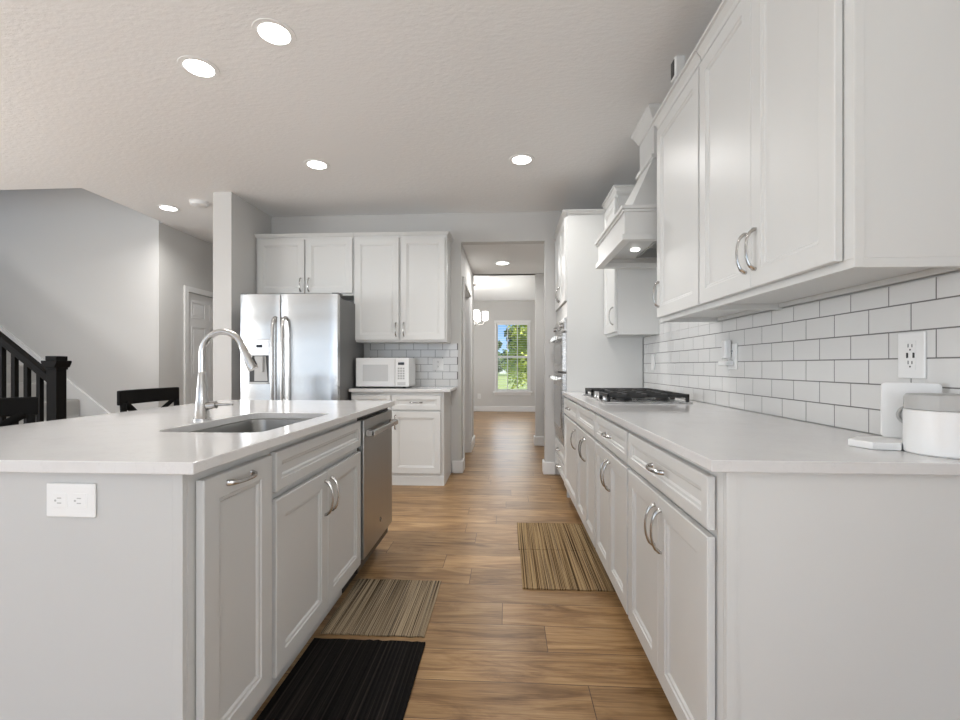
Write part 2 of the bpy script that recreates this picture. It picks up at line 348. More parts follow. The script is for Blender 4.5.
b = MB(); b.box(NX-1.9, NX+1.9, NY-1.9, NY+1.9, 0, 44.4)
b.box(NX-2.2, NX+2.2, NY-2.2, NY+2.2, 43.2, 44.2); b.prism([(NX-2.9, 45.7), (NX-2.1, 44.0), (NX+2.1, 44.0), (NX+2.9, 45.7), (NX+2.9, 46.4), (NX-2.9, 46.4)], 'y', NY-2.9, NY+2.9)
b.box(NX-2.1, NX+2.1, NY-2.1, NY+2.1, 46.4, 48.0)
b.obj('newel_post', 'blackwood', rl, .15)
SLP = RI/RU
def railz(x): return 39.6+(NX-x)*SLP
xe = -275
b = MB(); hw = 1.25
xs = (NX-1.9, xe)
for (hwid, za, zb) in ((.8, -3.2, -1.4), (1.35, -1.4, .4)):
    b.prism([(xs[0], railz(xs[0])+za), (xs[0], railz(xs[0])+zb), (xs[1], railz(xs[1])+zb), (xs[1], railz(xs[1])+za)], 'y', NY-hwid, NY+hwid)
b.obj('handrail', 'blackwood', rl, .25)
def shoez(x): return 6.2+(NX-x)*SLP
MB().prism([(NX-2.2, 0.02), (NX-2.2, shoez(NX-2.2)), (xe, shoez(xe)), (xe, 0.02)], 'y', NY-1.9, NY+1.9).obj('bottom_rail', 'trim', rl)
x = NX-6.2
while x > -262:
    MB().box(x-.75, x+.75, NY-.75, NY+.75, shoez(x)-1, railz(x)-2.6).obj('baluster', 'blackwood', rl, .1); x -= 4.75
# ------------------------------------------------------------------ cabinets
def door_mesh(w, h, t=.75, fr=2.3, x0=0, z0=0, y0=0):
    """frame-and-panel front, outer face at y = y0 - t ... local: back at y0"""
    b = MB(); rings = [(0, 0), (0, t-.1), (.1, t), (fr, t), (fr+.12, t-.16), (fr+.42, t-.2), (fr+.62, t-.42)]
    vs = []
    for ins, d in rings:
        vs += [(x0+ins, y0-d, z0+ins), (x0+w-ins, y0-d, z0+ins), (x0+w-ins, y0-d, z0+h-ins), (x0+ins, y0-d, z0+h-ins)]
    fs = [(0, 3, 2, 1)]
    for i in range(len(rings)-1):
        for k in range(4): fs.append((i*4+k, i*4+(k+1) % 4, i*4+4+(k+1) % 4, i*4+4+k))
    n = (len(rings)-1)*4; fs.append((n, n+1, n+2, n+3)); b.add(vs, fs); return b
def pull(cx, cz, y, vert, L=5.0, proj=1.25, flip=1):
    """arched bar pull on a face at y (facing -y)"""
    b = MB(); n = 15; pts = []; rs = []
    for i in range(n):
        t = -1+2*i/(n-1); o = proj*math.sqrt(max(0, 1-t*t*.93)) if abs(t) < 1 else .25
        a = t*L/2
        pts.append((cx, y-o, cz+a) if vert else (cx+a, y-o, cz)); rs.append(.19+.13*abs(t)**3)
    pts = [((pts[0][0], y-.02, pts[0][2]))]+pts+[((pts[-1][0], y-.02, pts[-1][2]))]; rs = [.34]+rs+[.34]
    b.tube(pts, rs, 8, up=(1, 0, 0) if vert else (0, 0, 1), flat=.8); return b
def cabinet(name, label, loc, rz, w, z0, z1, depth, fronts, mt='white', toe=0, group=None, fr=2.3, body_x=(0, 0), pullmat='chrome'):
    """local x along the face, front of frame at y=0, depth to +y; fronts: (kind, x0, x1, za, zb, handle)"""
    c = thing(name, label, 'cabinet', loc, rz, group)
    b = MB()
    if toe:
        b.box(body_x[0], w+body_x[1], 0, depth, toe, z1); b.box(body_x[0]+.02, w+body_x[1]-.02, 3, depth-.02, 0, toe, 0)
    else: b.box(body_x[0], w+body_x[1], 0, depth, z0, z1)
    b.obj('cabinet_body', mt, c, .05)
    for kind, x0, x1, za, zb, hd in fronts:
        o = door_mesh(x1-x0, zb-za, .75, fr if kind == 'door' else min(fr, (zb-za)*.27), x0, za, -.14)
        o = o.obj(kind, mt, c)
        if hd: 
            vert, hx, hz = hd
            pull(hx, hz, -.88, vert, 5.2 if vert else 4.4).obj('handle', pullmat, o)
    return c
# --- right base run (faces -X): rz=-90, local x -> -Y ; origin at far end of unit
FX = 20.05
def rbase(label, ya, yb, nd_, drawer=True, dh=True, gn=.5, **k):
    w = yb-ya; g = .35; fr = []; e = w-gn
    if drawer: fr.append(('drawer' if dh else 'drawer', g, e, 28.8, 33.9, (False, (g+e)/2, 31.4) if dh else None))
    top = 28.1; mdl = (g+e)/2
    if nd_ == 2:
        fr += [('door', g, mdl-.06, 4.6, top, (True, mdl-1.2, 23.9)), ('door', mdl+.06, e, 4.6, top, (True, mdl+1.2, 23.9))]
    else: fr += [('door', g, e, 4.6, top, (True, e-1.3, 23.9))]
    return cabinet('base_cabinet', label, (FX, yb, 0), -90, w, 0, 34.9, 45.4-FX, fr, 'white', 4, **k)
g_ = 'white base cabinets under the long countertop'
rbase('white base cabinet with one wide drawer nearest the camera on the right', 43.9, 74.5, 2, gn=1.4, group=g_)
rbase('white base cabinet second from the camera, beside the striped mats', 74.55, 101.7, 2, group=g_)
rbase('white base cabinet with plain false drawer below the gas cooktop', 101.75, 128.4, 2, dh=False, group=g_)
rbase('narrow white base cabinet against the wall oven tower', 128.45, 156.9, 1, group=g_)
# end panel with corner stile
b = MB(); b.box(FX, 45.4, 43.5, 43.85, 0, 34.9); b.box(FX, FX+.8, 43.3, 43.5, 0, 34.9); b.box(FX+.8, FX+1.15, 43.38, 43.5, 0, 34.9)
o = b.obj('end_panel', 'white', None, .04); tag(o, 'flat white end panel closing the right-hand base cabinets', 'cabinet panel')
# right countertop
o = MB().box(18.4, 45.4, 42.6, 156.9, 34.92, 36).obj('countertop', 'quartz', None, .1); tag(o, 'long white quartz countertop along the tiled right wall', 'countertop')
# --- uppers right (front frame plane X=33.3)
UX = 33.35
def rupper(label, ya, yb, doors, z0=54, z1=96, **k):
    w = yb-ya
    c = cabinet('wall_cabinet', label, (UX, yb, 0), -90, w, z0+.9, z1, 45.85-UX, doors, 'white', 0, **k); d = 45.85-UX
    MB().box(0, w, 0, .75, z0, z0+.9).box(0, .6, .75, d, z0, z0+.9).box(w-.6, w, .75, d, z0, z0+.9).box(.6, w-.6, d-.7, d, z0+.2, z0+.9).obj('bottom_rail', 'white', c, .03)
    return c
ya, yb = 46.4, 80.0; w = yb-ya; mid = w-(63.4-ya)
g_ = 'white wall cabinets on the right wall'
uc = rupper('tall white two-door wall cabinet nearest the camera, above the canister', ya, yb, [('door', .15, mid-.06, 54.9, 95.5, (True, mid-1.2, 59.8)), ('door', mid+.06, w-1.25, 54.9, 95.5, (True, mid+1.2, 59.8))], group=g_)
uc2 = rupper('tall white single-door wall cabinet just before the range hood', 80.25, 102.4, [('door', .5, 22.0, 54.9, 95.5, (True, 2.0, 59.8))], group=g_)
uc3 = rupper('white wall cabinet between the range hood and the oven tower', 141, 156.9, [('door', .4, 15.5, 54.9, 95.5, (True, 13.9, 59.8))], group=g_)
# underside valance rails (parts of the cabinets)
def under(c, w, d):
    b = MB(); b.box(0, .75, .3, d, 53.0, 54); b.box(w-.75, w, .3, d, 53.0, 54); b.box(.75, w-.75, .1, .9, 53.2, 54); b.obj('light_rail', 'white', c, .04)
def crown(c, w, d, z, left=True, right=True, pr=1.6, h=2.0, name='crown_molding'):
    prof = [(0, 0), (.3, .05), (.3, .3), (.45, .32), (.6, h*.4), (pr*.72, h*.68), (pr*.72, h*.76), (pr, h*.8), (pr, h)]
    b = MB(); l = 1 if left else 0; r = 1 if right else 0
    vs = []; fs = []
    for o_, zz in prof: vs += [(-o_*l, d, z+zz), (-o_*l, -o_, z+zz), (w+o_*r, -o_, z+zz), (w+o_*r, d, z+zz)]
    n = len(prof)
    for i in range(n-1):
        for k in range(3): fs.append((i*4+k, i*4+k+1, i*4+4+k+1, i*4+4+k))
        fs.append((i*4+3, i*4, i*4+4, i*4+7))
    fs.append((0, 1, 2, 3)); fs.append(tuple((n-1)*4+k for k in (3, 2, 1, 0))); b.add(vs, fs)
    return b.obj(name, 'white', c)
D = 45.85-UX
MB().box(33.6, 33.78, -.02, .9, 54, 96).obj('corner_stile', 'white', uc, .05)
crown(uc, 33.8, D, 96.02, False, True, h=2.4); crown(uc2, 22.15, D, 96.02, True, False, h=2.4); crown(uc3, 15.9, D, 96.02, False, True, h=2.5)
# --- oven tower (near side Y=157, far 188.8)
tw = thing('oven_tower_cabinet', 'tall white cabinet housing the built-in double wall oven', 'cabinet', (20.3, 189, 0), -90)
W = 32; b = MB(); dep = 45.4-20.3
b.box(0, .9, 0, dep, 4, 95.6); b.box(W-.9, W, 0, dep, 0, 95.6); b.box(.9, W-.9, 0, dep, 61.2, 66.4); b.box(.9, W-.9, .1, dep, 66.4, 95.58); b.box(.9, W-.9, 0, dep, 4, 17.2)
b.box(.9, W-.9, 20, dep, 17.2, 61.2); b.box(0, W-1, 3, dep-.1, 0, 4)
b.box(.9, 2, 0, 20, 17.2, 61.2); b.box(W-2, W-.9, 0, 20, 17.2, 61.2)
b.obj('cabinet_body', 'white', tw, .05)
for x0, x1, hx in ((.5, W/2-.06, W/2-1.4), (W/2+.06, W-.5, W/2+1.4)):
    o = door_mesh(x1-x0, 94.9-66.6, .75, 2.3, x0, 66.6, -.06).obj('door', 'white', tw); pull(hx, 71, -.81, True).obj('handle', 'chrome', o)
for z0, z1 in ((4.6, 10), (10.6, 16.4)):
    o = door_mesh(W-1, z1-z0, .75, 1.5, .5, z0, -.06).obj('drawer', 'white', tw); pull(W/2, (z0+z1)/2, -.81, False).obj('handle', 'chrome', o)
crown(tw, W, 12.6, 95.62, False, True, h=1.2)
ov = thing('double_wall_oven', 'stainless double wall oven built into the tall white tower', 'oven', (20.3, 189, 0), -90)
b = MB(); b.box(2.1, W-2.1, .05, 19.5, 17.4, 61)
b.obj('oven_body', 'black', ov)
MB().box(1.5, W-1.5, -.8, -.02, 56.4, 61).obj('control_panel', 'steel', ov, .1)
MB().box(W/2-3, W/2+3, -.9, -.81, 57.6, 59.8).obj('display', 'display', ov)
for sx in (6, 26): MB().lathe([(.9, -2.0), (.95, -.85), (.7, -.82)], sx, 0, 20, axis='y', cz=58.7).obj('knob', 'chrome', ov)
for z0, z1, hz, gl in ((42.6, 55.9, 54.3, (45.5, 52)), (20.2, 41.9, 40.2, (22.5, 37.5))):
    d_ = MB().box(1.5, W-1.5, -1.4, -.02, z0, z1).obj('oven_door', 'steel', ov, .12)
    MB().box(4.5, W-4.5, -1.5, -1.38, gl[0], gl[1]).obj('oven_window', 'glass_black', d_)
    MB().box(3, W-3, -3.6, -2.9, hz-.7, hz+.7).box(3.6, 4.8, -2.95, -1.4, hz-.45, hz+.45).box(W-4.8, W-3.6, -2.95, -1.4, hz-.45, hz+.45).obj('oven_handle', 'chrome', d_, .15)
MB().box(1.5, W-1.5, -1.0, -.02, 17.4, 19.9).obj('vent_grille', 'steel', ov, .1)
# --- hood
hd = thing('range_hood', 'white wooden range hood with tapered top and chimney above the cooktop', 'range hood')
HY0, HY1, HX = 106, 136.4, 26.6
b = MB(); b.box(HX, HX+.8, HY0, HY1, 74, 80); b.box(HX+.8, 45.9, HY0, HY0+.8, 74, 80); b.box(HX+.8, 45.9, HY1-.8, HY1, 74, 80)
b.box(HX-.6, HX+1.4, HY0-.6, HY1+.6, 73, 74.3); b.box(HX+1.4, 45.9, HY0-.6, HY0+1.2, 73, 74.3); b.box(HX+1.4, 45.9, HY1-1.2, HY1+.6, 73, 74.3)
b.obj('apron', 'white', hd, .06)
b = MB(); b.box(HX-.8, 45.9, HY0-.8, HY1+.8, 80, 80.8); b.box(HX-.4, 45.9, HY0-.4, HY1+.4, 79.4, 80); b.obj('apron_molding', 'white', hd, .08)
CX, CY0, CY1 = 36.0, 115.2, 127.4
lo = [(HX+1.8, HY0+1, 80.8), (HX+1.8, HY1-1, 80.8), (45.9, HY1-1, 80.8), (45.9, HY0+1, 80.8)]; hi = [(CX-.2, CY0-.2, 95.4), (CX-.2, CY1+.2, 95.4), (45.9, CY1+.2, 95.4), (45.9, CY0-.2, 95.4)]
MB().add(lo+hi, [(0, 1, 2, 3), (4, 5, 6, 7), (0, 1, 5, 4), (1, 2, 6, 5), (2, 3, 7, 6), (3, 0, 4, 7)]).obj('tapered_body', 'white', hd)
MB().box(CX, 45.9, CY0, CY1, 96.4, 104.2).obj('chimney', 'white', hd)
MB().box(CX-.9, 45.9, CY0-.9, CY1+.9, 95.4, 96.4).obj('chimney_base_molding', 'white', hd, .2)
b = MB(); prof = [(0, 104.2), (.3, 104.3), (.5, 105), (1.2, 106.4), (1.7, 107), (1.8, 107.95)]
vs = []; fs = []
for o_, zz in prof: vs += [(45.9, CY0-o_, zz), (CX-o_, CY0-o_, zz), (CX-o_, CY1+o_, zz), (45.9, CY1+o_, zz)]
for i in range(5):
    for k in range(3): fs.append((i*4+k, i*4+k+1, i*4+5+k, i*4+4+k))
    fs.append((i*4+3, i*4, i*4+4, i*4+7))
fs += [(0, 1, 2, 3), (20, 21, 22, 23)]; b.add(vs, fs).obj('crown_molding', 'white', hd)
b = MB(); b.box(HX+1.0, 45.5, HY0+1, HY1-1, 75.4, 77); 
b.box(HX+1.0, 45.5, HY0+.82, HY0+1, 74.32, 77); b.box(HX+1.0, 45.5, HY1-1.2, HY1-.82, 74.32, 77); b.box(HX+.82, HX+1.0, HY0+1, HY1-1, 74.32, 77)
li = b.obj('hood_insert', 'steel_liner', hd)
for y0, y1 in ((HY0+4, 121), (121.4, HY1-4)):
    bb = MB(); bb.box(36.5, 44.5, y0, y1, 75.1, 75.38)
    k = y0+.8
    while k < y1-.8: bb.box(37, 44, k, k+.3, 74.95, 75.1); k += .9
    bb.obj('baffle_filter', 'steel_dark', li)
for y in (109.5, 124): MB().lathe([(1.1, 75.38), (1.1, 75.1), (.8, 75.05)], 33.9, y, 20).obj('hood_lamp', 'lens', li)
for y in (109.5, 124):
    l = bpy.data.lights.new('hood_light', 'SPOT'); l.energy = 3; l.spot_size = 2.2; l.spot_blend = .8; l.shadow_soft_size = .03; o = bpy.data.objects.new('hood_light', l); C.objects.link(o); o.location = (33.9*I, y*I, 74.6*I)
# --- tiles
def tiles(name, axis, plane, u0, u1, z0, z1, pu, pz, uj, thick=.3, sgn=-1):
    thick = .3
    """axis 'x': wall normal along X (plane X), u along Y; joint reference uj for even rows"""
    b = MB(); g = .15
    def bx(a, c, za, zb, d0, d1, mi):
        if axis == 'x': b.box(plane+sgn*d0, plane+sgn*d1, a, c, za, zb, mi)
        else: b.box(a, c, plane+sgn*d0, plane+sgn*d1, za, zb, mi)
    bx(u0, u1, z0, z1, 0, thick-.035, 1)
    r = 0; z = z0+.02
    while z < z1-.2:
        off = uj+(pu/2 if r % 2 else 0); u = off+math.floor((u0-off)/pu)*pu
        while u < u1-.1:
            a, c = max(u+g/2, u0), min(u+pu-g/2, u1); zt = min(z+pz-g, z1)
            if c-a > .3:
                e = .03
                # bevelled tile
                def P(uu, zz, dd): return (plane+sgn*dd, uu, zz) if axis == 'x' else (uu, plane+sgn*dd, zz)
                vs = [P(a, z, 0), P(c, z, 0), P(c, zt, 0), P(a, zt, 0), P(a, z, thick-e), P(c, z, thick-e), P(c, zt, thick-e), P(a, zt, thick-e), P(a+e, z+e, thick), P(c-e, z+e, thick), P(c-e, zt-e, thick), P(a+e, zt-e, thick)]
                b.add(vs, [(0, 1, 5, 4), (1, 2, 6, 5), (2, 3, 7, 6), (3, 0, 4, 7), (4, 5, 9, 8), (5, 6, 10, 9), (6, 7, 11, 10), (7, 4, 8, 11), (8, 9, 10, 11)], 0)
            u += pu
        z += pz; r += 1
    return struct(name, b, ['tile', 'grout'])
# rows from z=36.03, pitch 3.12 ; top row joints (row 5, odd) at Y = 57.4+k*6.1
tiles('wall_right_tile', 'x', 45.9, 42.6, 156.9, 36.03, 53.98, 6.1, 3.125, 57.85-3.05)
tiles('wall_right_tile_hood', 'x', 45.9, 102.5, 140.9, 53.99, 73.0, 6.1, 3.125, 57.85)
tiles('wall_back_tile', 'y', 190.35, -57.4, -20.3, 36.03, 53.9, 6.1, 3.05, -54.2)
# --- outlets
def outlet(name, label, loc, rz, w=4.6, h=4.6, horiz=False, kind='duplex', cat='power outlet'):
    o = thing(name, label, cat, loc, rz)
    MB().box(-w/2, w/2, -.25, 0, -h/2, h/2).obj('cover_plate', 'white_pl', o, .12)
    if kind == 'blank':
        MB().box(-.65, .65, -.33, -.25, -1.3, 1.3).obj('rocker', 'white_pl', o, .05); return o
    b = MB(); ds = []
    for s_ in (-1, 1):
        cx, cz = (s_*.95, 0) if horiz else (0, s_*.95)
        b.box(cx-.68, cx+.68, -.31, -.25, cz-.68, cz+.68)
        if horiz: ds += [MB().box(cx-.25, cx+.15, -.33, -.309, cz+.18, cz+.27), MB().box(cx-.25, cx+.15, -.33, -.309, cz-.27, cz-.18), MB().lathe([(.1, -.33), (.1, -.309)], cx-.42, 0, 10, axis='y', cz=cz)]
        else: ds += [MB().box(cx-.3, cx-.2, -.33, -.309, cz-.05, cz+.35), MB().box(cx+.2, cx+.3, -.33, -.309, cz-.05, cz+.3), MB().lathe([(.1, -.33), (.1, -.309)], cx, 0, 10, axis='y', cz=cz-.32)]
    if kind == 'usb': ds += [MB().box(-.5, -.32, -.33, -.25, -.3, .3), MB().box(.32, .5, -.33, -.25, -.3, .3)]
    b.obj('receptacle', 'white_pl', o, .08); [q.obj('slot', 'grey_pl' if horiz else 'black', o) for q in ds]; return o
outlet('wall_outlet', 'white outlet with dark slots on the tiles above the canister', (45.58, 54.5, 45.7), -90, 3.5, 5.2, kind='usb')
outlet('wall_outlet', 'white plug-in outlet on the tiles midway to the cooktop', (45.58, 95.6, 46.4), -90, 3.6, 5.2)
outlet('wall_switch', 'slim white switch plate on the tiles beside the oven tower', (45.58, 146.3, 45.7), -90, 3, 5, kind='blank', cat='light switch')
outlet('wall_outlet', 'white outlet on the grey end of the island', (-39.7, 39.87, 32.25), 0, 4.7, 3.1, True)
outlet('wall_outlet', 'pale outlet on the tiles beside the microwave', (-28.6, 190.0, 45.2), 0, 4.6, 4.8)
outlet('wall_outlet', 'small white outlet low on the dining room wall', (-27.2, 449.9, 15), 0, 3.2, 5)
# plug-in charger at outlet2
pg = thing('plug_in_adapter', 'white plug-in adapter with round body on the tiled wall', 'adapter', (45.2, 96.4, 47.2), -90)
MB().box(-.9, .9, -1.3, 0, -1.2, 2.6).obj('adapter_body', 'white_pl', pg, .35); MB().box(-1.8, 1.8, -1.5, 0, -2.6, -1.7).obj('adapter_shelf', 'white_pl', pg, .15)
# --- cooktop
ck = thing('gas_cooktop', 'black and stainless gas cooktop set into the right countertop', 'cooktop')
KX0, KX1, KY0, KY1 = 22.1, 41.8, 105.8, 137.4
MB().box(KX0, KX1, KY0, KY1, 36.02, 36.35).obj('cooktop_base', 'steel', ck, .12)
for i in range(3):
    y0 = KY0+.8+i*10.05; y1 = y0+9.8; b = MB(); x0, x1 = KX0+(.8 if i != 1 else 4.2), KX1-.6; z0, z1 = 37.5, 38.1
    b.box(x0, x1, y0, y0+.55, z0-.2, z1); b.box(x0, x1, y1-.55, y1, z0-.2, z1); b.box(x0, x0+.55, y0, y1, z0-.2, z1); b.box(x1-.55, x1, y0, y1, z0-.2, z1)
    for xx in (x0+(x1-x0)*.25, x0+(x1-x0)*.5, x0+(x1-x0)*.75): b.box(xx-.25, xx+.25, y0, y1, z0, z1)
    b.box(x0, x1, (y0+y1)/2-.25, (y0+y1)/2+.25, z0, z1)
    for xx in (x0, x1-.7):
        for yy in (y0, y1-.7): b.box(xx, xx+.7, yy, yy+.7, 36.36, z0)
    b.obj('grate', 'iron', ck, .08)
for (x, y, r) in ((27.5, 110.8, 1.7), (36.5, 110.8, 1.4), (33, 120.9, 2.2), (27.5, 131, 1.4), (36.5, 131, 1.7)):
    MB().lathe([(r*1.2, 36.36), (r*1.1, 36.9), (r, 36.92), (r, 37.3), (r*.8, 37.4)], x, y, 24).obj('burner', 'iron', ck)
for k in range(5): MB().lathe([(.85, 36.36), (.8, 37.5), (.65, 37.75)], 24.0, 113.6+k*3.7, 20).obj('knob', 'nickel', ck)
# --- island
IX = -29.1; IY0, IY1 = 40.2, 111.2
g_ = 'grey island base units'
def ibase(label, ya, yb, fronts, name='base_cabinet'):
    return cabinet(name, label, (IX, ya, 0), 90, yb-ya, 0, 34.85, 23, fronts, 'grey', 5.6, g_, pullmat='nickel')
w = 14.0
ibase('grey island cabinet with one full-height pull-out door nearest the camera', 40.3, 54.3, [('door', 1.0, w-.5, 6.2, 33.8, (False, 6.8, 32.7))])
w = 33.6
ib = ibase('grey island sink cabinet with a false drawer above two doors', 54.32, 87.9, [('drawer', .5, w-.5, 29.0, 33.9, None), ('door', .5, w/2-.06, 6.2, 28.0, (True, w/2-1.2, 24.0)), ('door', w/2+.06, w-.5, 6.2, 28.0, (True, w/2+1.2, 24.0))])
for ch in ib.children:      # hollow sink base: leave only a low carcass so that the basin hangs free
    if ch.name.startswith('cabinet_body'):
        b = MB(); b.box(0, w, 0, .75, 5.6, 34.85); b.box(0, .75, .75, 23, 5.6, 34.85); b.box(w-.75, w, .75, 23, 5.6, 34.85); b.box(.75, w-.75, .75, 23, 5.6, 6.6); b.box(.02, w-.02, 3, 22.9, 0, 5.6)
        me = ch.data; o2 = b.obj('tmp', 'grey'); ch.data = o2.data; bpy.data.objects.remove(o2)
b = MB(); b.box(-70, IX, IY0-.3, IY0+.05, 0, 34.85); b.box(IX-1.0, IX, IY0-.5, IY0-.3, 0, 34.85); b.box(-60, -52.2, IY0+.05, IY1, 0, 34.85); b.box(-52.2, IX, 110.9, IY1, 4, 34.85); b.box(-52.2, IX-3, 110.9, IY1, 0, 4)
o = b.obj('island_panel', 'grey', None, .04); tag(o, 'smooth grey panels forming the end and back of the island', 'island panel')
# countertop with sink cutout (rounded)
def rrect(x0, x1, y0, y1, r, n=6):
    p = []
    for cx, cy, a0 in ((x1-r, y1-r, 0), (x0+r, y1-r, 90), (x0+r, y0+r, 180), (x1-r, y0+r, 270)):
        for k in range(n+1): a = math.radians(a0+90*k/n); p.append((cx+r*math.cos(a), cy+r*math.sin(a)))
    return p
def slab_hole(name, x0, x1, y0, y1, z0, z1, hole, mt):
    bm = bmesh.new()
    for z in (z0, z1):
        o = [bm.verts.new((x, y, z)) for x, y in ((x0, y0), (x1, y0), (x1, y1), (x0, y1))]; h = [bm.verts.new((x, y, z)) for x, y in hole]
        eo = [bm.edges.new((o[i], o[(i+1) % 4])) for i in range(4)]; eh = [bm.edges.new((h[i], h[(i+1) % len(h)])) for i in range(len(h))]
        bmesh.ops.triangle_fill(bm, use_beauty=True, edges=eo+eh)
        if z == z0: ob, hb = o, h
    for i in range(4): bm.faces.new((ob[i], ob[(i+1) % 4], o[(i+1) % 4], o[i]))
    n = len(hole)
    for i in range(n): bm.faces.new((hb[i], h[i], h[(i+1) % n], hb[(i+1) % n]))
    bmesh.ops.recalc_face_normals(bm, faces=bm.faces[:]); bmesh.ops.scale(bm, vec=(I, I, I), verts=bm.verts[:])
    me = bpy.data.meshes.new(name); bm.to_mesh(me); bm.free(); me.materials.append(M[mt]); o = bpy.data.objects.new(name, me); C.objects.link(o)
    md = o.modifiers.new('bevel', 'BEVEL'); md.width = .1*I; md.segments = 2; md.limit_method = 'ANGLE'; md.angle_limit = math.radians(50)
    return o
SK = (-45.9, -31.4, 56.8, 81.4)
o = slab_hole('countertop', -71, -27.52, 38.9, 111.6, 34.9, 36, rrect(*SK, 2.2), 'quartz'); tag(o, 'white quartz island countertop with the sink cut into it', 'countertop')
# sink
sk_ = thing('undermount_sink', 'stainless steel undermount sink in the island countertop', 'sink')
b = MB(); rings = []
x0, x1, y0, y1 = SK
for ins, z, r in ((-.9, 34.85, 2.6), (.0, 34.85, 2.2), (.12, 34.4, 2.2), (.3, 27.4, 2.1), (1.2, 26.4, 1.6), (5.5, 26.1, .6)):
    rings.append([(x, y, z) for x, y in rrect(x0+ins, x1-ins, y0+ins, y1-ins, r)])
n = len(rings[0]); fs = []
for i in range(len(rings)-1):
    for k in range(n): fs.append((i*n+k, i*n+(k+1) % n, (i+1)*n+(k+1) % n, (i+1)*n+k))
fs.append([(len(rings)-1)*n+k for k in range(n)]); b.add(sum(rings, []), fs, 0, True)
o = b.obj('basin', 'steel_sink', sk_); md = o.modifiers.new('thick', 'SOLIDIFY'); md.thickness = .05*I; md.offset = -1
MB().lathe([(1.8, 26.2), (1.75, 26.35), (1.2, 26.3)], -38.5, 72, 24).obj('drain', 'chrome', sk_)
# faucet
fc = thing('kitchen_faucet', 'tall brushed nickel gooseneck faucet beside the island sink', 'faucet', (-47.9, 69.7, 36.02))
MB().lathe([(1.25, 0), (1.25, .25), (1.12, .4), (.85, 3.5), (.6, 7.3), (.5, 7.5)], 0, 0, 28).obj('faucet_body', 'nickel', fc)
pts = []; R_ = 3.35; zc = 10.5
pts = [(0, 0, 7.4), (0, 0, 9), (0, 0, zc)]
for k in range(1, 14):
    a = math.pi-math.radians(160)*k/13; pts.append((R_+R_*math.cos(a), 0, zc+R_*math.sin(a)))
MB().tube(pts, .5, 16, caps=True).obj('gooseneck', 'nickel', fc)
e = Vector(pts[-1]); d = (e-Vector(pts[-2])).normalized()
hdp = MB().tube([e, e+d*.3, e+d*1.5, e+d*3.6, e+d*4.1], [.5, .56, .6, .82, .78], 18).obj('spray_head', 'nickel', fc)
q = e+d*2.4+Vector((.62, 0, .3)); MB().tube([q, q+d*1.3], .22, 8).obj('spray_button', 'black', hdp)
MB().tube([(.9, 0, 2.2), (2.3, 0, 2.4)], [.62, .58], 16).tube([(2.3, 0, 2.4), (3.3, 0, 2.45), (5.0, 0, 2.5)], [.3, .2, .17], 12).obj('faucet_lever', 'nickel', fc)
# dishwasher
dw = thing('dishwasher', 'stainless dishwasher at the far end of the grey island', 'dishwasher', (IX, 88.0, 0), 90)
w = 22.8
MB().box(.1, w-.1, 0, 22, 4, 34.6).box(.3, w-.3, 3, 21, 0, 4).obj('dishwasher_body', 'black', dw)
dd = MB().box(.45, w-.3, -1.15, -.02, 6.6, 33.9).obj('dishwasher_door', 'steel_dark', dw, .12)
b = MB(); b.box(1.6, w-1.6, -3.0, -2.3, 30.6, 31.7); b.box(1.6, 2.8, -2.9, -1.15, 30.5, 31.8); b.box(w-2.8, w-1.6, -2.9, -1.15, 30.5, 31.8)
b.obj('dishwasher_handle', 'nickel', dd, .15)
b = MB(); b.lathe([(.55, -1.2), (.55, -1.14)], w/2+1.0, 0, 24, axis='y', cz=10.6); b.obj('badge', 'display', dd)
MB().tube([(w/2+1.0+.42*math.cos(a), -1.22, 10.6+.42*math.sin(a)) for a in [i*math.pi/8 for i in range(17)]], .04, 6).obj('badge_ring', 'chrome', dd)
# --- left (back wall) run
LY = 169.6
lb = cabinet('base_cabinet', 'white base cabinet under the microwave on the back wall', (-58.4, LY, 0), 0, 35.1, 0, 34.85, 190.2-LY,
    [('drawer', .6, 15.2, 28.2, 33.6, (False, 8, 31)), ('drawer', 15.6, 33.9, 28.2, 33.6, (False, 24.8, 31)), ('door', .6, 15.2, 4.6, 27.6, (True, 14, 23.6)), ('door', 15.6, 33.9, 4.6, 27.6, (True, 17.0, 23.6))], 'white')
MB().box(-.1, 35.2, -.15, 20.5, 0, 3.4).obj('toe_board', 'white', lb, .1)
o = MB().box(-58.9, -20.9, 168.2, 190.1, 34.87, 36).obj('countertop', 'quartz', None, .1); tag(o, 'short white quartz countertop holding the microwave', 'countertop')
LUY = 178.3
fcab = cabinet('wall_cabinet', 'short white two-door wall cabinet above the refrigerator', (-100.0, LUY, 0), 0, 39.6, 72.3, 95.6, 190.2-LUY,
    [('door', 1.0, 19.9, 73.2, 94.6, (True, 18.6, 76.6)), ('door', 20.6, 39.3, 73.2, 94.6, (True, 21.9, 76.6))], 'white', 0, 'white wall cabinets on the back wall')
tcab = cabinet('wall_cabinet', 'tall white two-door wall cabinet above the microwave', (-60.3, LUY, 0), 0, 37.0, 53.9, 95.6, 190.2-LUY,
    [('door', .5, 18.1, 54.6, 94.6, (True, 17.0, 58.8)), ('door', 18.9, 36.3, 54.6, 94.6, (True, 20.1, 58.8))], 'white', 0, 'white wall cabinets on the back wall')
crown(fcab, 39.6, 190.2-LUY, 95.62, True, False, pr=1.1, h=1.3); crown(tcab, 37.0, 190.2-LUY, 95.62, False, True, pr=1.1, h=1.3)
